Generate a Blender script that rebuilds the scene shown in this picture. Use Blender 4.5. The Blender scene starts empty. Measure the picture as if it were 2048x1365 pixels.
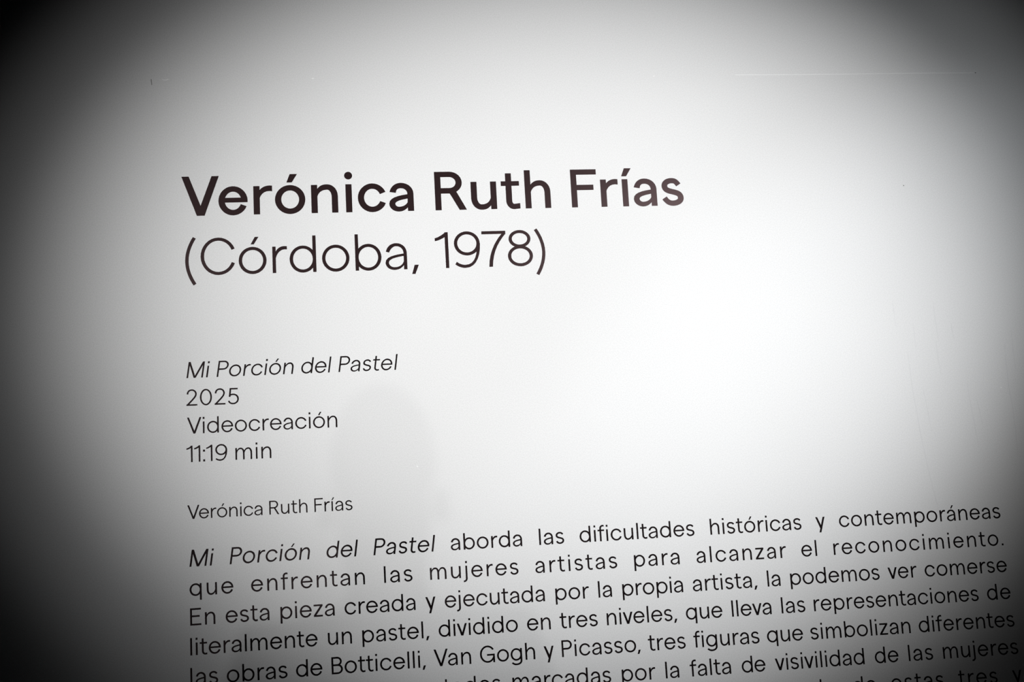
"""Gallery wall text: black vinyl lettering on a white painted wall, lit by spotlights."""
import bpy, bmesh, math
from mathutils import Vector, Matrix
from mathutils.geometry import delaunay_2d_cdt

sc = bpy.context.scene
col = sc.collection
PI = math.pi
WORLD = 0.00075
VINYL_BIG = (.017, .0085, .009)
VINYL_SMALL = (.004, .0028, .0032)
TINT = (1.0, .72, .74)
VX = -.053
SPOTS = [
 ('spot_lamp', (1.4736, -3.0077, .88), (.3868, .4024), .3033, 1, .8651, -.4023, 1.6007, (1, 1, 1)),
 ('spot_lamp', (3.7651, -3.1788, .88), (.7569, .2012), .183, 1, .4586, -2.2373, .9442, (.95, 1.0, 1.05)),
 ('spot_lamp', (-1.6082, -3.2927, .88), (.2868, .3759), .2326, 1, .8719, .0685, 1.8667, (1.0, 1.0, .99)),
 ('spot_lamp', (1.9135, -1.9177, .9361), (.6524, .4746), .3818, 1, .7936, .4252, -.257, (.97, 1.0, 1.02)),
 ('spot_lamp', (-.30, -12.0, -.54), (.3464, .1327), .0838, 1, 1, 0, 1.93, (1, 1, 1), .05)]

EYE = 1.60                      # height of the camera above the floor (m)

# ---------------------------------------------------------------- camera
cd = bpy.data.cameras.new('camera'); cam = bpy.data.objects.new('camera', cd); col.objects.link(cam)
cd.sensor_fit = 'HORIZONTAL'; cd.sensor_width = 36.0; cd.lens = 36.0 * 2318 / 2048
cd.clip_start = 0.01
Rc = Matrix(((0.9915150, 0.0367701, -0.1246834), (-0.0557696, 0.9867286, -0.1525007), (0.1174212, 0.1581603, 0.9804069)))
M = Matrix(((1, 0, 0), (0, 0, -1), (0, 1, 0))) @ Rc
cam.matrix_world = Matrix.Translation((0, -2.0, EYE)) @ M.to_4x4()
sc.camera = cam

# ---------------------------------------------------------------- world, lamps, exposure
sc.view_settings.view_transform = 'Standard'
try: sc.view_settings.look = 'None'
except Exception: pass
sc.view_settings.exposure = 0.0; sc.view_settings.gamma = 1.0; sc.view_settings.use_curve_mapping = False
w = bpy.data.worlds.new('world'); sc.world = w; w.use_nodes = True
w.node_tree.nodes['Background'].inputs[0].default_value = (0.75, 0.9, 1.0, 1)
w.node_tree.nodes['Background'].inputs[1].default_value = WORLD
ALB = 0.80
def spot(name, pos, aim, half, sx, sy, roll, loge, color=(1, 1, 1), radius=0.03):
    pos = Vector((pos[0], pos[1], pos[2] + EYE)); aim = Vector((aim[0], 0, aim[1] + EYE))
    ax = (aim - pos).normalized(); r = ax.cross(Vector((0, 0, 1))).normalized(); u = r.cross(ax)
    c, s = math.cos(roll), math.sin(roll); r, u = c*r + s*u, -s*r + c*u
    ld = bpy.data.lights.new(name, 'SPOT'); lo = bpy.data.objects.new(name, ld); col.objects.link(lo)
    m = Matrix((r*sx, u*sy, -ax)).transposed().to_4x4(); m.translation = pos
    lo.matrix_world = m
    ld.energy = math.exp(loge) * 4 * PI * PI / ALB; ld.spot_size = 2*half; ld.spot_blend = 1.0
    ld.shadow_soft_size = radius; ld.color = color
    return lo
for a in SPOTS: spot(*a)

# ---------------------------------------------------------------- materials
def lin(c): return tuple(((v/255+.055)/1.055)**2.4 if v > 10 else v/255/12.92 for v in c)
def mat(name, rgb, rough=.6, spec=.3):
    m = bpy.data.materials.new(name); m.use_nodes = True; b = m.node_tree.nodes['Principled BSDF']
    b.inputs['Base Color'].default_value = (*rgb, 1); b.inputs['Roughness'].default_value = rough
    b.inputs['Specular IOR Level'].default_value = spec
    return m, m.node_tree, b
mw, nt, b = mat('wall_paint', (ALB, ALB, ALB), .75, 0.0)
tc = nt.nodes.new('ShaderNodeTexCoord')
def noise(scale, detail, sx=1, sy=1, sz=1):
    mp = nt.nodes.new('ShaderNodeMapping'); mp.inputs['Scale'].default_value = (sx, sy, sz)
    n = nt.nodes.new('ShaderNodeTexNoise'); n.inputs['Scale'].default_value = scale; n.inputs['Detail'].default_value = detail
    nt.links.new(tc.outputs['Object'], mp.inputs['Vector']); nt.links.new(mp.outputs[0], n.inputs['Vector'])
    return n.outputs['Fac']
def maprange(s, a, b_, c, d):
    m = nt.nodes.new('ShaderNodeMapRange'); nt.links.new(s, m.inputs[0])
    for i, v in enumerate((a, b_, c, d)): m.inputs[i+1].default_value = v
    return m.outputs[0]
def mul(p, q):
    m = nt.nodes.new('ShaderNodeMath'); m.operation = 'MULTIPLY'; nt.links.new(p, m.inputs[0]); nt.links.new(q, m.inputs[1]); return m.outputs[0]
grain = maprange(noise(560, 2), .3, .7, .93, 1.06)                 # eggshell tooth of the rolled emulsion
mott = maprange(noise(2.2, 3), .3, .7, .985, 1.015)                  # faint unevenness of the coats
v = mul(grain, mott)
mix = nt.nodes.new('ShaderNodeMix'); mix.data_type = 'RGBA'; mix.blend_type = 'MULTIPLY'; mix.inputs[0].default_value = 1
mix.inputs[6].default_value = (ALB, ALB*1.0, ALB, 1)
cmb = nt.nodes.new('ShaderNodeCombineColor')
for i in range(3): nt.links.new(v, cmb.inputs[i])
nt.links.new(cmb.outputs[0], mix.inputs[7]); nt.links.new(mix.outputs[2], b.inputs['Base Color'])
bp = nt.nodes.new('ShaderNodeBump'); bp.inputs['Strength'].default_value = .12; bp.inputs['Distance'].default_value = .0004
nt.links.new(noise(260, 3), bp.inputs['Height']); nt.links.new(bp.outputs[0], b.inputs['Normal'])

def vinyl_mat(name, rgb, spec):
    m, t, b = mat(name, rgb, .30, spec)
    b.inputs["Specular Tint"].default_value = (*TINT, 1)
    n = t.nodes.new('ShaderNodeTexNoise'); n.inputs['Scale'].default_value = 1500; n.inputs['Detail'].default_value = 2
    g = t.nodes.new('ShaderNodeTexCoord'); t.links.new(g.outputs['Object'], n.inputs['Vector'])
    r = t.nodes.new('ShaderNodeMapRange'); t.links.new(n.outputs['Fac'], r.inputs[0])
    for i, q in enumerate((.3, .7, .80, 1.2)): r.inputs[i+1].default_value = q
    mx = t.nodes.new('ShaderNodeMix'); mx.data_type = 'RGBA'; mx.blend_type = 'MULTIPLY'; mx.inputs[0].default_value = 1
    mx.inputs[6].default_value = (*rgb, 1)
    c = t.nodes.new('ShaderNodeCombineColor')
    for i in range(3): t.links.new(r.outputs[0], c.inputs[i])
    t.links.new(c.outputs[0], mx.inputs[7]); t.links.new(mx.outputs[2], b.inputs['Base Color'])
    return m
mv = vinyl_mat('black_vinyl', VINYL_BIG, .24)
mv2 = vinyl_mat('black_vinyl_small', VINYL_SMALL, .12)

# ---------------------------------------------------------------- helpers
def mesh(name, verts, faces, m):
    me = bpy.data.meshes.new(name); me.from_pydata(verts, [], faces); me.materials.append(m); me.validate(); return me
def link(name, data, parent=None, loc=(0, 0, 0)):
    o = bpy.data.objects.new(name, data); col.objects.link(o); o.location = loc
    if parent: o.parent = parent
    return o
def boxmesh(name, a, b_, m):
    x0, y0, z0 = a; x1, y1, z1 = b_
    v = [(x, y, z) for z in (z0, z1) for y in (y0, y1) for x in (x0, x1)]
    return mesh(name, v, [(0,2,3,1), (4,5,7,6), (0,1,5,4), (2,6,7,3), (0,4,6,2), (1,3,7,5)], m)

# ---------------------------------------------------------------- the wall
wall = link('wall_back', boxmesh('wall_back', (-4, 0, 0), (5, .12, 3.6), mw)); wall['kind'] = 'structure'

# ---------------------------------------------------------------- lettering
K = 0.56
def cub(a, b, c, d, n=7):
    r = []
    for i in range(n + 1):
        t = i / n; s = 1 - t
        r.append((s**3*a[0] + 3*s*s*t*b[0] + 3*s*t*t*c[0] + t**3*d[0],
                  s**3*a[1] + 3*s*s*t*b[1] + 3*s*t*t*c[1] + t**3*d[1]))
    return r
def qv(a, b, n=7):      # leaves a vertically, arrives at b horizontally
    return cub(a, (a[0], a[1] + K*(b[1]-a[1])), (b[0] - K*(b[0]-a[0]), b[1]), b, n)
def qh(a, b, n=7):      # leaves a horizontally, arrives at b vertically
    return cub(a, (a[0] + K*(b[0]-a[0]), a[1]), (b[0], b[1] - K*(b[1]-a[1])), b, n)
def strip(A, B):
    return [[A[i], A[i+1], B[i+1], B[i]] for i in range(len(A) - 1)]
def box(x0, y0, x1, y1):
    return [[(x0, y0), (x1, y0), (x1, y1), (x0, y1)]]
def ring(cx, cy, rx, ry, tx, ty, a0=0.0, a1=360.0):
    n = max(6, int(abs(a1 - a0) / 11))
    A, B = [], []
    for i in range(n + 1):
        t = math.radians(a0 + (a1 - a0) * i / n)
        A.append((cx + rx*math.cos(t), cy + ry*math.sin(t)))
        B.append((cx + (rx-tx)*math.cos(t), cy + (ry-ty)*math.sin(t)))
    return strip(A, B)
def pen(path, wid):     # a stroke of varying width about its centre line
    n = len(path); A, B = [], []
    for i in range(n):
        p, q = path[max(0, i-1)], path[min(n-1, i+1)]
        dx, dy = q[0]-p[0], q[1]-p[1]; L = math.hypot(dx, dy) or 1
        t = i / (n-1) * (len(wid)-1); k = min(int(t), len(wid)-2)
        ww = (wid[k] + (wid[k+1]-wid[k]) * (t-k)) / 2
        A.append((path[i][0] - dy/L*ww, path[i][1] + dx/L*ww))
        B.append((path[i][0] + dy/L*ww, path[i][1] - dx/L*ww))
    return strip(A, B)
def mirror(polys, W):
    return [[(W-x, y) for x, y in p] for p in polys]
def turn(polys, W, H):
    return [[(W-x, H-y) for x, y in p] for p in polys]
X, O = 0.722, 0.010

def arch(x0, x1, w, h):
    m = x0 + 0.60*(x1-x0)
    k = 0.12 if w > .12 else 0.15
    a = cub((x0+w*.8, X-k-.02), (x0+w+.05, X-k+.09), (m-.13, X+O), (m, X+O)) + qh((m, X+O), (x1, X-.29))[1:]
    b = cub((x0+w*.8, X-.40), (x0+w+.01, X-.19), (m-.14, X+O-h), (m, X+O-h)) + qh((m, X+O-h), (x1-w, X-.31))[1:]
    return strip(a, b) + box(x1-w, 0, x1, X-.285)

def glyph(c, w, h, bold):
    """(polygons, ink width, left bearing, right bearing); unit = cap height"""
    S, R = (.095, .041) if bold else (.103, .053)
    e = lambda b, l: b if bold else l
    acc = None
    if c in 'áíó':
        acc = c; c = {'á': 'a', 'í': 'í', 'ó': 'o'}[c]
    if c == 'o':
        W = e(.74, .728); P = ring(W/2, X/2, W/2, X/2+O, w, h); r = (P, W, R, R); cx = W/2
    elif c == 'c':
        W = .69; rx = .359; P = ring(rx, X/2, rx, X/2+O, w, h, 23, 337); r = (P, W, R, R*.8)
    elif c == 'e':
        W = .704; rx = .352; y0 = e(.318, .335); y1 = y0 + h*e(.86, .95)
        a0 = math.degrees(math.asin((y0-X/2)/(X/2+O)))
        P = ring(rx, X/2, rx, X/2+O, w, h, a0, 337) + box(w*.5, y0, W-.004, y1); r = (P, W, R, R*.9)
    elif c == 'a':
        W = e(.612, .580)
        a = cub((.018, .50), (.045, .63), (.15, X+O), (.30, X+O)) + qh((.30, X+O), (W, .45))[1:]
        b = cub((.018+w, .475), (.03+w, .54), (.20, X+O-h), (.30, X+O-h)) + qh((.30, X+O-h), (W-w, .45))[1:]
        P = strip(a, b) + box(W-w, 0, W, .46)
        t = h*.80
        a = cub((W-w/2, .445), (.30, .41), (0, .38), (0, .195)) + qv((0, .195), (.235, -O))[1:] + cub((.235, -O), (.38, -O), (W-w-.04, .06), (W-w*.5, .17))[1:]
        b = cub((W-w/2, .445-t), (.33, .42-t*1.05), (w, .375-t*1.0), (w*.98, .198)) + qv((w*.98, .198), (.245, h*.88-O))[1:] + cub((.245, h*.88-O), (.37, h*.88-O), (W-w-.005, h*.9+.06), (W-w*.9, .27))[1:]
        P += strip(a, b); r = (P, W, R, S*.9); cx = .32
    elif c in 'nh':
        W = e(.655, .598); P = arch(0, W, w, h) + box(0, 0, w, X if c == 'n' else 1.003); r = (P, W, S, S*.93)
    elif c == 'm':
        W = 1.0; P = box(0, 0, w, X) + arch(0, (W+w)/2, w, h) + arch((W-w)/2, W, w, h); r = (P, W, S, S*.93)
    elif c == 'u':
        W = e(.650, .598); P = turn(arch(0, W, w, h) + box(0, 0, w, X), W, X); r = (P, W, S*.93, S)
    elif c == 'r':
        W = e(.457, .385)
        a = cub((w*.8, X-e(.14, .17)), (w+.04, X-.03), (W-.15, X+.028), (W, X+.004))
        b = cub((w*.8, X-.42), (w, X-.19), (W-.17, X-h+.035), (W, X-h))
        P = box(0, 0, w, X) + strip(a, b); r = (P, W, S, .012)
    elif c in 'ií':
        dw = e(.197, .108); W = dw if c == 'i' else w; x = (W-w)/2
        P = box(x, 0, x+w, X)
        if c == 'i':
            P += ring(W/2, .946, .0985, .0985, .0985, .0985) if bold else box(0, .877, dw, 1.0)
        r = (P, W, S-(W-w)/2, S-(W-w)/2); cx = W/2
    elif c == 'j':
        x = .13; dw = .108
        a = qv((x+w, -.05), (.03, -.262)) + [(0, -.262)]
        b = qv((x, -.05), (.025, -.262+h)) + [(0, -.262+h)]
        P = box(x, -.055, x+w, X) + strip(a, b) + box(x+w/2-dw/2, .877, x+w/2+dw/2, 1.0); r = (P, x+w, S-x, S)
    elif c in 'dbpq':
        W = .70; P = ring(.35, X/2, .35, X/2+O, w, h)
        P = P + (box(W-w, 0, W, 1.003) if c in 'db' else box(W-w, -.255, W, X))
        l, rr = R, S
        if c in 'bp': P = mirror(P, W); l, rr = S, R
        r = (P, W, l, rr)
    elif c == 'g':
        W = .70; P = ring(.35, X/2, .35, X/2+O, w, h) + box(W-w, -.02, W, X) + ring(.35, -.015, .35, .265, w, h, 0, -152); r = (P, W, R, S)
    elif c == 'l':
        W = w; P = box(0, 0, w, 1.003); r = (P, W, S, S)
    elif c == 's':
        W = e(.576, .525); xl = w*.5+.012; xr = W-w*.5; yt = X+O-h/2; yb = -O+h/2; xm = W*.49
        T1 = (W-e(.118, .072), e(.545, .575)); T2 = (e(.070, .058), e(.205, .175)); M = (W/2, X/2+.005)
        yl, yr = .53, .195
        pa = (cub(T1, (T1[0]-.045, T1[1]+.07), (xm+.10, yt), (xm, yt)) + qh((xm, yt), (xl, yl))[1:]
              + cub((xl, yl), (xl, yl-.10), (M[0]-.14, M[1]+.035), M)[1:] + cub(M, (M[0]+.14, M[1]-.035), (xr, yr+.11), (xr, yr))[1:]
              + qv((xr, yr), (xm, yb))[1:] + cub((xm, yb), (xm-.11, yb), (T2[0]+.045, T2[1]-.075), T2)[1:])
        P = pen(pa, [h, h, w, h*1.02, w, h, h]); r = (P, W, R, R)
    elif c == 't':
        W = e(.47, .425); x = .118; hb = h*e(.88, .95); f = W
        a = qv((x, .205), (x+.20, -.012)) + [(f, .002)]
        b = qv((x+w, .205), (x+.205, h-.014)) + [(f, h+.004)]
        P = box(0, X-hb, W-.005, X) + box(x, .20, x+w, .93) + strip(a, b); r = (P, W, .015, .03)
    elif c == 'f':
        W = .415; x = .120
        a = qv((x, .80), (x+.21, 1.012)) + [(W-.01, 1.0)]
        b = qv((x+w, .80), (x+.215, 1.012-h)) + [(W-.01, 1.0-h)]
        P = box(0, X-h*.95, W, X) + box(x, 0, x+w, .805) + strip(a, b); r = (P, W, .015, .01)
    elif c in 'vV':
        H, W = (1.0, e(.897, .85)) if c == 'V' else (X, .61)
        s = w*1.14; b = (W-w*1.22)/2; t = (W/2-s)/(b*1.03)
        P = [[(0, H), (s, H), (W/2, H*(1-t)), (b, 0)], [(W/2, H*(1-t)), (W-s, H), (W, H), (W-b, 0)], [(b, 0), (W/2, H*(1-t)), (W-b, 0)]]
        r = (P, W, .005, .005)
    elif c == 'y':
        W = .61; s = w*1.14
        P = [[(W-s, X), (W, X), (.315, -.255), (.315-s, -.255)], [(0, X), (s, X), (.375, .10), (.285, -.045)]]; r = (P, W, .01, .01)
    elif c == 'z':
        W = .53; d = w*1.35; P = box(0, X-h, W, X) + box(0, 0, W, h) + [[(0, h*.9), (d, h*.9), (W, X-h*.9), (W-d, X-h*.9)]]; r = (P, W, .06, .06)
    elif c == 'E':
        W = .64; P = box(0, 0, w, 1) + box(0, 1-h, W-.01, 1) + box(0, 0, W, h) + box(0, .535-h/2, W-.09, .535+h/2); r = (P, W, S*1.1, .05)
    elif c == 'F':
        W = e(.671, .62); P = box(0, 0, w, 1) + box(0, 1-h, W, 1) + box(0, .522-h/2, W-.085, .522+h/2); r = (P, W, S*1.1, .0)
    elif c in 'PR':
        W = e(.69, .64); y0 = e(.43, .435); xm = W*.54; yc = (1+y0)/2
        a = [(0, 1)] + [(xm, 1)] + qh((xm, 1), (W, yc))[1:] + qv((W, yc), (xm, y0))[1:] + [(0, y0)]
        b = [(0, 1-h)] + [(xm, 1-h)] + qh((xm, 1-h), (W-w*1.03, yc))[1:] + qv((W-w*1.03, yc), (xm, y0+h*1.03))[1:] + [(0, y0+h*1.03)]
        P = box(0, 0, w, 1) + strip(a, b); rr = .045; WW = W
        if c == 'R':
            WW = e(.79, .71); s = w*1.2; xt = e(.525, .42)
            P = P + [[(xt-s+.02, y0+.02), (xt+.005, y0+h*.5), (WW, 0), (WW-s, 0)]]; rr = .02
        r = (P, WW, S*1.1, rr)
    elif c == 'B':
        W = .66; P = box(0, 0, w, 1)
        for (y0, y1, wd) in ((.52-h/2, 1.0, .61), (0.0, .52+h/2, W)):
            xm = wd*.55; yc = (y0+y1)/2
            a = [(0, y1), (xm, y1)] + qh((xm, y1), (wd, yc))[1:] + qv((wd, yc), (xm, y0))[1:] + [(0, y0)]
            b = [(0, y1-h), (xm, y1-h)] + qh((xm, y1-h), (wd-w, yc))[1:] + qv((wd-w, yc), (xm, y0+h))[1:] + [(0, y0+h)]
            P = P + strip(a, b)
        r = (P, W, S*1.1, .05)
    elif c == 'C':
        W = .887; P = ring(.462, .5, .462, .5+O, w, h, 23, 337); r = (P, W, .06, .045)
    elif c == 'G':
        W = .90; P = ring(.465, .5, .465, .5+O, w, h, 33, 338) + box(.43, .455-h/2, W, .455+h/2) + box(W-w, 0, W, .455); r = (P, W, .06, S*.8)
    elif c == 'M':
        W = .98; s = w*1.22
        P = box(0, 0, w, 1) + box(W-w, 0, W, 1) + [[(0, 1), (s, 1), (W/2+w*.62, 0), (W/2-w*.62, 0)], [(W-s, 1), (W, 1), (W/2+w*.62, 0), (W/2-w*.62, 0)]]
        r = (P, W, S*1.1, S*1.1)
    elif c == '0':
        W = .72; P = ring(W/2, .5, W/2, .5+O, w, h); r = (P, W, .055, .055)
    elif c == '1':
        W = .36; x = W-w
        a = cub((0, .840), (.12, .865), (.20, .93), (x+.02, 1.0)); b = cub((0, .755), (.12, .78), (.20, .82), (x+.02, .875))
        P = box(x, 0, W, 1) + strip(a, b); r = (P, W, .02, S)
    elif c == '2':
        W = .65
        pa = cub((w*.5+.02, .705), (.07, .86), (.16, 1+O-h/2), (.325, 1+O-h/2)) + qh((.325, 1+O-h/2), (.62-w/2, .725))[1:] + cub((.62-w/2, .725), (.62-w/2, .56), (.46, .46), (w*.75, h*.6))[1:]
        P = pen(pa, [w, h, w, w, w]) + box(0, 0, W, h); r = (P, W, .05, .05)
    elif c == '5':
        W = .66; x = .115
        P = box(x, 1-h, .60, 1) + [[(x, 1), (x+w, 1), (.06+w, .455), (.055, .455)]]
        pa = cub((.09, .50), (.14, .60), (.22, .65-h/2), (.33, .65-h/2)) + qh((.33, .65-h/2), (W-w/2, .325))[1:] + qv((W-w/2, .325), (.32, h/2-O))[1:] + cub((.32, h/2-O), (.18, h/2-O), (.08, .09), (.045, .215))[1:]
        P = P + pen(pa, [h, h, w, w, h, h, w]); r = (P, W, .05, .05)
    elif c == '7':
        W = .66
        a = cub((W, 1-h), (.44, .68), (.285, .38), (.270, 0)); b = cub((W-w*1.25, 1-h), (.345, .68), (.185, .38), (.172, 0))
        P = box(0, 1-h, W, 1) + strip(a, b); r = (P, W, .045, .03)
    elif c == '8':
        W = .69; P = ring(W/2, .763, .302, .247, w, h) + ring(W/2, .283, W/2, .293, w, h); r = (P, W, .05, .05)
    elif c == '9':
        W = .71
        a = cub((W, .67), (W, .27), (.56, -O), (.29, -O)) + cub((.29, -O), (.20, -O), (.10, .02), (.01, .095))[1:]
        b = cub((W-w, .62), (W-w, .30), (.52, h-O), (.29, h-O)) + cub((.29, h-O), (.21, h-O), (.13, .10), (.055, .165))[1:]
        P = ring(.352, .672, .352, .338, w, h) + strip(a, b); r = (P, W, .05, .05)
    elif c in '()':
        W = .29
        pa = cub((W-.045, 1.02), (.13, .84), (w/2, .62), (w/2, .385)) + cub((w/2, .385), (w/2, .15), (.13, -.07), (W-.045, -.25))[1:]
        P = pen(pa, [w, w, w]); 
        if c == ')': P = mirror(P, W)
        r = (P, W, .05, .05)
    elif c == ',':
        P = [[(0, -.135), (w*1.0, -.135), (.085+w*1.15, .115), (.075, .115)]]; r = (P, .085+w*1.15, .03, .05)
    elif c == '.':
        P = box(0, 0, .115, .12); r = (P, .115, .06, .06)
    elif c == ':':
        P = box(0, 0, .115, .125) + box(0, X-.125, .115, X); r = (P, .115, .085, .085)
    P, W, l, rr = r
    if acc:
        if bold: P = P + [[(cx-.080, .80), (cx+.050, .80), (cx+.183, 1.013), (cx+.004, 1.013)]]
        else: P = P + [[(cx-.043, .80), (cx+.038, .80), (cx+.165, 1.003), (cx+.068, 1.003)]]
        if acc == 'í': l = S; rr = S
    return P, W, l, rr
KERN = {('V', 'e'): -.075, ('V', 'a'): -.09, ('V', 'i'): -.02, ('P', 'o'): -.03, ('P', 'a'): -.03, ('F', 'r'): 0.0, ('r', 'ó'): 0.0, ('o', ','): -.03, ('1', '9'): .045, ('7', '8'): 0, ('v', 'e'): -.02, ('v', 'a'): -.02, ('r', 'a'): .0}

# word, left and right ink edges on the wall (m); per line a shallow curve for the baseline
LINES = {
 't1': ((-0.00306, -0.00000, 0.55139), [
  ('Verónica', -0.30836, 0.09278),  ('Ruth', 0.13099, 0.33925),  ('Frías', 0.37732, 0.58524),
 ]),
 't2': ((0.00000, 0.00010, 0.44576), [
  ('(Córdoba,', -0.30394, 0.09668),  ('1978)', 0.12688, 0.32338),
 ]),
 'm1': ((0.00000, 0.00033, 0.26815), [
  ('Mi', -0.30433, -0.26514),  ('Porción', -0.25446, -0.12514),  ('del', -0.11227, -0.06052),  ('Pastel', -0.04939, 0.05320),
 ]),
 'm2': ((0.00000, -0.00357, 0.21972), [
  ('2025', -0.30492, -0.21815),
 ]),
 'm3': ((0.00000, -0.00073, 0.17323), [
  ('Videocreación', -0.30422, -0.05426),
 ]),
 'm4': ((0.00000, 0.00195, 0.12644), [
  ('11:19', -0.30584, -0.23903),  ('min', -0.22556, -0.16620),
 ]),
 's1': ((0.00000, 0.00203, 0.03196), [
  ('Verónica', -0.30553, -0.18304),  ('Ruth', -0.17166, -0.10863),  ('Frías', -0.09691, -0.03341),
 ]),
 'b1': ((-0.00282, 0.00293, -0.04562), [
  ('Mi', -0.30339, -0.26356),  ('Porción', -0.23837, -0.10647),  ('del', -0.07912, -0.02631),  ('Pastel', -0.00109, 0.10382),  ('aborda', 0.12972, 0.25219),  ('las', 0.28185, 0.32516),  ('dificultades', 0.35253, 0.55585),  ('históricas', 0.58456, 0.75047),  ('y', 0.77715, 0.79443),  ('contemporáneas', 0.82039, 1.12476),
 ]),
 'b2': ((-0.00467, 0.00382, -0.09265), [
  ('que', -0.30364, -0.23305),  ('enfrentan', -0.20425, -0.01694),  ('las', 0.01517, 0.06264),  ('mujeres', 0.09254, 0.24312),  ('artistas', 0.27241, 0.41503),  ('para', 0.44517, 0.52560),  ('alcanzar', 0.55606, 0.71817),  ('el', 0.74617, 0.77446),  ('reconocimiento.', 0.80537, 1.12407),
 ]),
 'b3': ((-0.00371, 0.00334, -0.14040), [
  ('En', -0.30327, -0.26303),  ('esta', -0.24628, -0.17549),  ('pieza', -0.15751, -0.06881),  ('creada', -0.05215, 0.06579),  ('y', 0.08277, 0.09962),  ('ejecutada', 0.11528, 0.28578),  ('por', 0.30436, 0.36264),  ('la', 0.37890, 0.40244),  ('propia', 0.42113, 0.52803),  ('artista,', 0.54549, 0.66108),  ('la', 0.67963, 0.70310),  ('podemos', 0.72143, 0.88521),  ('ver', 0.90130, 0.95488),  ('comerse', 0.96993, 1.12514),
 ]),
 'b4': ((-0.00456, 0.00410, -0.18765), [
  ('literalmente', -0.30371, -0.09814),  ('un', -0.08108, -0.04180),  ('pastel,', -0.02452, 0.08683),  ('dividido', 0.10280, 0.23676),  ('en', 0.25268, 0.29306),  ('tres', 0.30901, 0.37445),  ('niveles,', 0.39048, 0.51366),  ('que', 0.52961, 0.59436),  ('lleva', 0.61133, 0.68240),  ('las', 0.70066, 0.74367),  ('representaciones', 0.75964, 1.06533),  ('de', 1.08186, 1.12610),
 ]),
 'b5': ((-0.00577, 0.00454, -0.23500), [
  ('las', -0.30404, -0.26008),  ('obras', -0.24610, -0.14854),  ('de', -0.13448, -0.09173),  ('Botticelli,', -0.07655, 0.07894),  ('Van', 0.09277, 0.15493),  ('Gogh', 0.17026, 0.26360),  ('y', 0.27883, 0.29575),  ('Picasso,', 0.30953, 0.44578),  ('tres', 0.45949, 0.52494),  ('figuras', 0.53939, 0.65637),  ('que', 0.67029, 0.73512),  ('simbolizan', 0.74901, 0.93206),  ('diferentes', 0.94770, 1.12701),
 ]),
 'b6': ((-0.00577, 0.00454, -0.28258), [
  ('tades', 0.10647, 0.20274),  ('marcadas', 0.22264, 0.39109),  ('por', 0.41007, 0.46838),  ('la', 0.48624, 0.50987),  ('falta', 0.52914, 0.60140),  ('de', 0.62081, 0.66295),  ('visivilidad', 0.68064, 0.84190),  ('de', 0.86134, 0.90462),  ('las', 0.92325, 0.96830),  ('mujeres', 0.98733, 1.12799),
 ]),
 'b7': ((-0.00577, 0.00454, -0.33009), [
  ('la', 0.75733, 0.78496),  ('de', 0.81557, 0.85902),  ('estas', 0.88620, 0.98287),  ('tres', 1.01051, 1.08305),  ('y', 1.11060, 1.12981),
 ]),
}
# ---------------------------------------------------------------- building the letters
def outline_mesh(name, polys, size, skew, depth, m):
    vs, fs, fc = [], [], []
    for p in polys:
        i0 = len(vs); q = []
        for x, y in p:
            v = Vector((x + skew*y, y))
            if not q or (v - vs[q[-1]]).length > 1e-6:
                vs.append(v); q.append(len(vs)-1)
        A = sum(vs[q[i]].x*vs[q[(i+1) % len(q)]].y - vs[q[(i+1) % len(q)]].x*vs[q[i]].y for i in range(len(q)))
        if len(q) >= 3 and abs(A) > 1e-9: fs.append(q if A > 0 else q[::-1])
    V, E_, F, _, _, orig = delaunay_2d_cdt(vs, [], fs, 1, 2e-5)
    F = [f for f, src in zip(F, orig) if len(f) >= 3 and src]
    def area(f): return sum(V[f[i]].x*V[f[(i+1) % len(f)]].y - V[f[(i+1) % len(f)]].x*V[f[i]].y for i in range(len(f)))
    F = [tuple(f) if area(f) > 0 else tuple(f[::-1]) for f in F]
    cnt = {}
    for f in F:
        for i in range(len(f)): cnt[(f[i], f[(i+1) % len(f)])] = 1
    rim = [e for e in cnt if (e[1], e[0]) not in cnt]
    n = len(V)
    verts = [(v.x*size, -depth, v.y*size) for v in V] + [(v.x*size, 0, v.y*size) for v in V]
    faces = list(F) + [(b_, a, a+n, b_+n) for a, b_ in rim]
    return mesh(name, verts, faces, m)

STYLE = {   # cap height (m), stem, bar, bold, vinyl
 't1': (.07075, .152, .139, True), 't2': (.06505, .088, .084, False), 'm': (.02750, .094, .089, False),
 's': (.02287, .098, .092, False), 'b': (.02762, .106, .100, False)}
DEPTH = .0004
cache = {}
def letter_mesh(st, ch, italic):
    k = (st, ch, italic)
    if k not in cache:
        size, w_, h_, bold = STYLE[st]
        P, W, l, r = glyph(ch, w_, h_, bold)
        me = outline_mesh('letter', P, size, .150 if italic else 0, DEPTH, mv if st in ('t1', 't2') else mv2)
        xs = [p[0] for q in P for p in [(x + (.150*y if italic else 0), y) for x, y in q]]
        cache[k] = (me, W, l, r, min(xs), max(xs))
    return cache[k]

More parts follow.
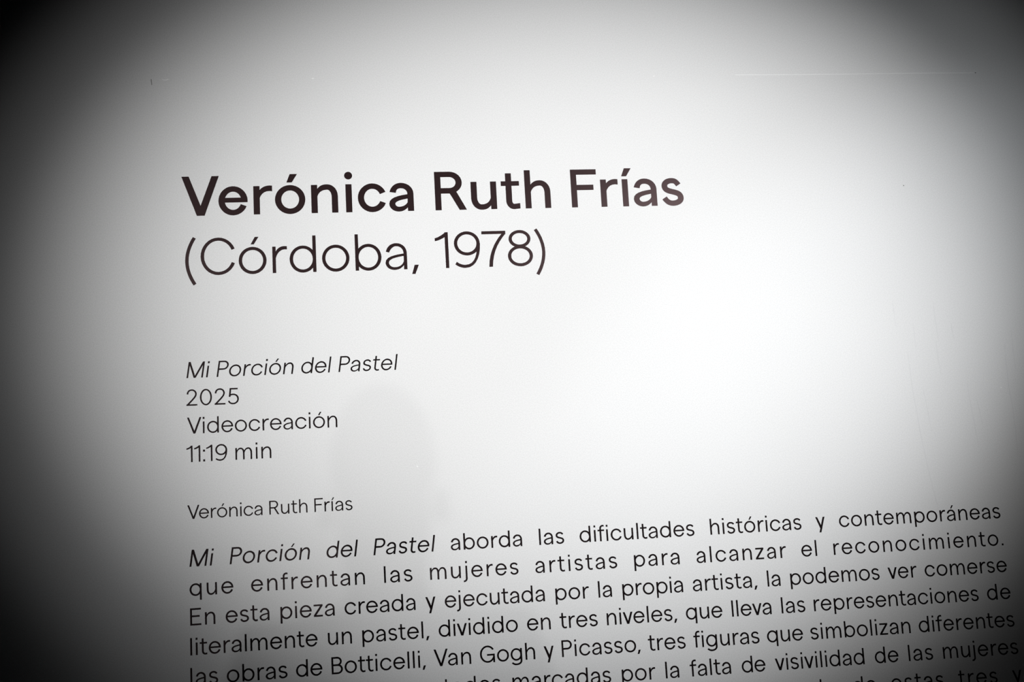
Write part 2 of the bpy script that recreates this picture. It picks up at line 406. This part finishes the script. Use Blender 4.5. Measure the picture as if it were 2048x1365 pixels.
INFO = {
 't1': ('heading_line', 'large bold black heading across the top of the lettering', None),
 't2': ('heading_line', 'large thin black line in brackets under the bold heading, with a year', None),
 'm1': ('caption_line', 'small slanted black line, first of the four caption lines below the brackets', 'short caption lines'),
 'm2': ('caption_line', 'small black line with only the year 2025', 'short caption lines'),
 'm3': ('caption_line', 'small black line of one long word reading Videocreación', 'short caption lines'),
 'm4': ('caption_line', 'small black line reading 11:19 min', 'short caption lines'),
 's1': ('byline', 'smallest black line, alone just above the paragraph', None),
 'b1': ('text_line', 'first paragraph line, four slanted words then aborda las dificultades', 'paragraph lines'),
 'b2': ('text_line', 'widely spaced paragraph line from que enfrentan to reconocimiento', 'paragraph lines'),
 'b3': ('text_line', 'paragraph line from En esta pieza to ver comerse', 'paragraph lines'),
 'b4': ('text_line', 'paragraph line from literalmente un pastel to representaciones de', 'paragraph lines'),
 'b5': ('text_line', 'paragraph line from las obras de to simbolizan diferentes', 'paragraph lines'),
 'b6': ('text_line', 'paragraph line ending falta de visivilidad de las mujeres, cut by the lower edge', 'paragraph lines'),
 'b7': ('text_line', 'lowest paragraph line, only the tops of estas tres y showing', 'paragraph lines')}
REPORT = []
for key, ((c2, c1, c0), words) in LINES.items():
    st = key if key[0] == 't' else key[0]
    base = lambda x: c2*x*x + c1*x + c0
    name, label, group = INFO[key]
    x_first = words[0][1]
    line = link(name, None, None, (x_first, 0, EYE + base(x_first)))
    line.empty_display_size = .02
    line['label'] = label; line['category'] = 'lettering'
    if group: line['group'] = group
    C = STYLE[st][0]
    for wi, (text, x0, x1) in enumerate(words):
        italic = (key == 'm1') or (key == 'b1' and wi < 4)
        G = [letter_mesh(st, ch, italic) for ch in text]
        pos = [0.0]
        for i in range(1, len(text)):
            pos.append(pos[-1] + G[i-1][1] + G[i-1][3] + G[i][2] + KERN.get((text[i-1], text[i]), 0))
        a = pos[0] + G[0][4]; z = pos[-1] + G[-1][5]
        want = (x1 - x0) / C
        track = (want - (z - a)) / (len(text) - 1) if len(text) > 1 else 0
        REPORT.append((key, text, round(track, 3)))
        off = 0 if len(text) > 1 else (want - (z - a)) / 2
        word = link('word', None, line, (x0 - x_first, 0, base(x0) - base(x_first)))
        word.empty_display_size = .01
        for i, ch in enumerate(text):
            lx = (pos[i] + track*i - a + off) * C
            o = link('letter', G[i][0], word, (lx, 0, base(x0 + lx) - base(x0)))
            o.rotation_euler = (0, -math.atan(2*c2*(x0+lx) + c1), 0)
for r in REPORT: print('TRACK', *r)
MARKS = [
 ('white', 0.00090, [(0.703, 0.7999), (0.7866, 0.7994), (0.9165, 0.7993), (1.0083, 0.7999)]),
 ('white', 0.00117, [(1.0083, 0.7999), (1.0586, 0.8001), (1.1824, 0.8)]),
 ('white', 0.00234, [(1.1798, 0.7999), (1.1834, 0.8)]),
 ('dark', 0.00117, [(-0.3581, 0.8009), (-0.3577, 0.7958), (-0.3571, 0.7903)]),
 ('white', 0.00162, [(-0.3396, 0.8004), (-0.3362, 0.7991), (-0.3328, 0.7989), (-0.3285, 0.8007)]),
 ('dark', 0.00180, [(1.0096, 0.5788), (1.0116, 0.5789)]),
 ('white', 0.00180, [(0.5463, 0.7987), (0.5484, 0.7986)]),
 ('white', 0.00162, [(-0.0794, 0.7996), (-0.0754, 0.7997)]),
 ('white', 0.00144, [(1.1547, 0.1912), (1.1569, 0.1898)]),
 ('white', 0.00180, [(0.0778, 0.1006), (0.08, 0.0988)]),
 ('faint', 0.00126, [(0.9992, 0.3166), (0.9995, 0.3002), (0.9995, 0.2702)]),
 ('faint', 0.00126, [(1.0428, 0.3536), (1.043, 0.326), (1.0451, 0.2834)]),
 ('faint', 0.00144, [(1.0395, 0.2837), (1.0398, 0.2577), (1.0423, 0.2191)]),
 ('faint', 0.00162, [(0.9831, 0.2626), (0.9836, 0.2247), (0.9849, 0.1923), (0.9876, 0.1547), (0.9903, 0.1172), (0.9936, 0.0852), (0.9985, 0.0427), (1.0016, 0.0215), (1.0053, -0.0062)]),
 ('faint', 0.00108, [(1.0049, 0.1942), (1.0077, 0.1699), (1.0102, 0.143), (1.0116, 0.1162)]),
 ('faint', 0.00117, [(1.0915, 0.2068), (1.0921, 0.177), (1.0958, 0.1257), (1.0989, 0.0828)]),
 ('faint', 0.00117, [(1.1049, 0.1764), (1.1086, 0.1493), (1.1113, 0.125)]),
 ('faint', 0.00108, [(0.9645, 0.3617), (0.9649, 0.3397), (0.9657, 0.3096)]),
 ('faint', 0.00126, [(1.0731, 0.314), (1.074, 0.2975), (1.0757, 0.2831)]),
 ('faint', 0.00144, [(1.173, 0.2718), (1.1716, 0.2389), (1.1711, 0.1899), (1.1734, 0.1572), (1.1741, 0.114), (1.1721, 0.0659)]),
 ('faint', 0.00126, [(1.1895, 0.2988), (1.1883, 0.263), (1.1887, 0.2218)]),
 ('faint', 0.00126, [(1.0045, 0.0091), (1.0064, -0.0087), (1.0093, -0.034), (1.0122, -0.0617)]),
 ('faint', 0.00108, [(1.0373, -0.0531), (1.0389, -0.0732), (1.042, -0.1033), (1.0452, -0.1209)]),
 ('faint', 0.00108, [(1.0495, -0.1509), (1.0497, -0.1706), (1.0533, -0.1955)]),
 ('pale', 0.00099, [(1.1614, 0.9467), (1.1598, 0.9282), (1.1581, 0.9025)]),
 ('pale', 0.00090, [(1.1908, 0.7854), (1.185, 0.7151), (1.1794, 0.6456)]),
]

# ---------------------------------------------------------------- chips, ticks and scuffs in the paint
mark_mat = {'white': mat('bare_filler', (.98, .98, .98), .6, .2)[0], 'dark': mat('pencil_tick', (.28, .27, .27), .7, .2)[0],
            'faint': mat('scuffed_paint', (.755, .755, .76), .7, .1)[0], 'pale': mat('fresh_paint', (.84, .84, .84), .7, .1)[0]}
for tone, wd, pts in MARKS:
    n = len(pts); vs = []
    for i, (x, z) in enumerate(pts):
        p_, q_ = pts[max(0, i-1)], pts[min(n-1, i+1)]
        dx, dz = q_[0]-p_[0], q_[1]-p_[1]; L = math.hypot(dx, dz) or 1
        t = i / (n-1); ww = wd/2 * (1 if tone != 'faint' else (.35 + .65*math.sin(PI*min(max(t, .05), .95))))
        for y in (-.00012, .0):
            for s in (1, -1): vs.append((x - s*dz/L*ww, y, z + EYE + s*dx/L*ww))
    fs = []
    for i in range(n-1):
        a, b_ = 4*i, 4*i+4
        fs += [(a, b_, b_+1, a+1), (a, a+2, b_+2, b_), (a+1, b_+1, b_+3, a+3)]
    fs += [(0, 1, 3, 2), (4*n-4, 4*n-2, 4*n-1, 4*n-3)]
    link('scuff_mark', mesh('scuff_mark', vs, fs, mark_mat[tone]), wall)

# ---------------------------------------------------------------- floor the visitor stands on
mf, _, _ = mat('dark_floor', (.03, .03, .032), .6, .3)
fl = link('floor', boxmesh('floor', (-4, -6, -.1), (5, 0, 0), mf)); fl['kind'] = 'structure'

# ---------------------------------------------------------------- visitor behind the camera whose soft shadow falls on the wall
def skin(name, pts, edges, root, m, parent=None, loc=(0, 0, 0), levels=2):
    me = bpy.data.meshes.new(name); me.from_pydata([p[:3] for p in pts], edges, []); me.materials.append(m)
    o = link(name, me, parent, loc)
    sk = o.modifiers.new('skin', 'SKIN'); sk.use_smooth_shade = True
    layer = me.skin_vertices[0] if me.skin_vertices else None
    if layer is None:
        bpy.context.view_layer.objects.active = o
        bpy.ops.mesh.customdata_skin_add(); layer = me.skin_vertices[0]
    for i, p_ in enumerate(pts):
        layer.data[i].radius = (p_[3], p_[4] if len(p_) > 4 else p_[3]); layer.data[i].use_root = (i == root)
    ss = o.modifiers.new('subd', 'SUBSURF'); ss.levels = levels; ss.render_levels = levels
    return o
mb = bpy.data.materials.new('skin_and_clothes'); mb.use_nodes = True
t = mb.node_tree; bs = t.nodes['Principled BSDF']; bs.inputs['Roughness'].default_value = .8
g = t.nodes.new('ShaderNodeTexCoord'); sx_ = t.nodes.new('ShaderNodeSeparateXYZ'); cr = t.nodes.new('ShaderNodeValToRGB')
dv = t.nodes.new('ShaderNodeMath'); dv.operation = 'DIVIDE'; dv.inputs[1].default_value = 2.0
t.links.new(g.outputs['Object'], sx_.inputs[0]); t.links.new(sx_.outputs['Z'], dv.inputs[0]); t.links.new(dv.outputs[0], cr.inputs[0]); t.links.new(cr.outputs[0], bs.inputs['Base Color'])
cr.color_ramp.interpolation = 'CONSTANT'
els = cr.color_ramp.elements; els[0].position = 0; els[0].color = (.02, .02, .02, 1)
els[1].position = .04; els[1].color = (.03, .035, .06, 1)
for pos, c_ in ((.48, (.04, .04, .045, 1)), (.725, (.42, .25, .18, 1))):
    e_ = els.new(pos); e_.color = c_
B = [  # x, y, z, radius x, radius y
 (0, 0, .93, .155, .105), (0, 0, 1.06, .135, .095), (0, .01, 1.22, .150, .105), (0, 0, 1.385, .140, .090), (0, 0, 1.465, .064, .060),
 (0, .015, 1.51, .057, .056), (0, .03, 1.555, .068, .078), (0, .025, 1.625, .074, .090), (0, .02, 1.66, .050, .060),
 (.095, 0, .82, .088), (.10, .01, .50, .058), (.105, -.01, .42, .055), (.11, -.03, .11, .038), (.115, .03, .05, .040), (.12, .13, .035, .036),
 (-.095, 0, .82, .088), (-.10, .01, .50, .058), (-.105, -.01, .42, .055), (-.11, -.03, .11, .038), (-.115, .03, .05, .040), (-.12, .13, .035, .036),
 (.170, 0, 1.425, .060), (.235, -.04, 1.08, .042), (.235, -.03, 1.04, .038), (.185, .08, .89, .030), (.165, .09, .83, .034),
 (-.170, 0, 1.425, .060), (-.235, -.04, 1.08, .042), (-.235, -.03, 1.04, .038), (-.185, .08, .89, .030), (-.165, .09, .83, .034)]
Ed = [(0,1),(1,2),(2,3),(3,4),(4,5),(5,6),(6,7),(7,8),(0,9),(9,10),(10,11),(11,12),(12,13),(13,14),(0,15),(15,16),(16,17),(17,18),(18,19),(19,20),
      (3,21),(21,22),(22,23),(23,24),(24,25),(3,26),(26,27),(27,28),(28,29),(29,30)]
person = link('person', None, None, (VX, -2.75, 0.0))
person.scale = (.93, .93, .93)
person['label'] = 'person with hands in pockets, casting the faint head-and-shoulders shadow on the wall'; person['category'] = 'person'
body = skin('body', B, Ed, 0, mb, person)
mh, _, _ = mat('dark_hair', (.02, .015, .012), .7, .3)
bmh = bmesh.new(); bmesh.ops.create_uvsphere(bmh, u_segments=28, v_segments=18, radius=1.0)
for v_ in bmh.verts:
    x_, y_, z_ = v_.co; f_ = 1 + .02*math.sin(9*x_ + 5*z_)*math.sin(7*y_)     # loose locks
    v_.co = (x_*.075*f_, y_*.098*f_ - .012, 1.676 + (z_*.114 if z_ > 0 else z_*.085)*f_)
meh = bpy.data.meshes.new('hair'); bmh.to_mesh(meh); bmh.free(); meh.materials.append(mh)
for pl in meh.polygons: pl.use_smooth = True
link('hair', meh, person)
ms, _, _ = mat('skin', (.42, .25, .18), .6, .3)
skin('nose', [(0, .108, 1.625, .010), (0, .124, 1.60, .013), (0, .128, 1.588, .012)], [(0, 1), (1, 2)], 1, ms, person, levels=1)
for s in (1, -1): skin('ear', [(s*.079, .02, 1.64, .010, .016), (s*.081, .018, 1.61, .009, .014), (s*.078, .02, 1.59, .007, .009)], [(0, 1), (1, 2)], 1, ms, person, levels=1)
me_, _, _ = mat('eye', (.8, .8, .8), .2, .5); mi, _, _ = mat('lips', (.35, .13, .11), .5, .3)
for s in (1, -1): skin('eye', [(s*.036, .100, 1.632, .011), (s*.024, .104, 1.632, .011)], [(0, 1)], 0, me_, person, levels=1)
skin('mouth', [(-.022, .106, 1.553, .005), (0, .113, 1.552, .007), (.022, .106, 1.553, .005)], [(0, 1), (1, 2)], 1, mi, person, levels=1)
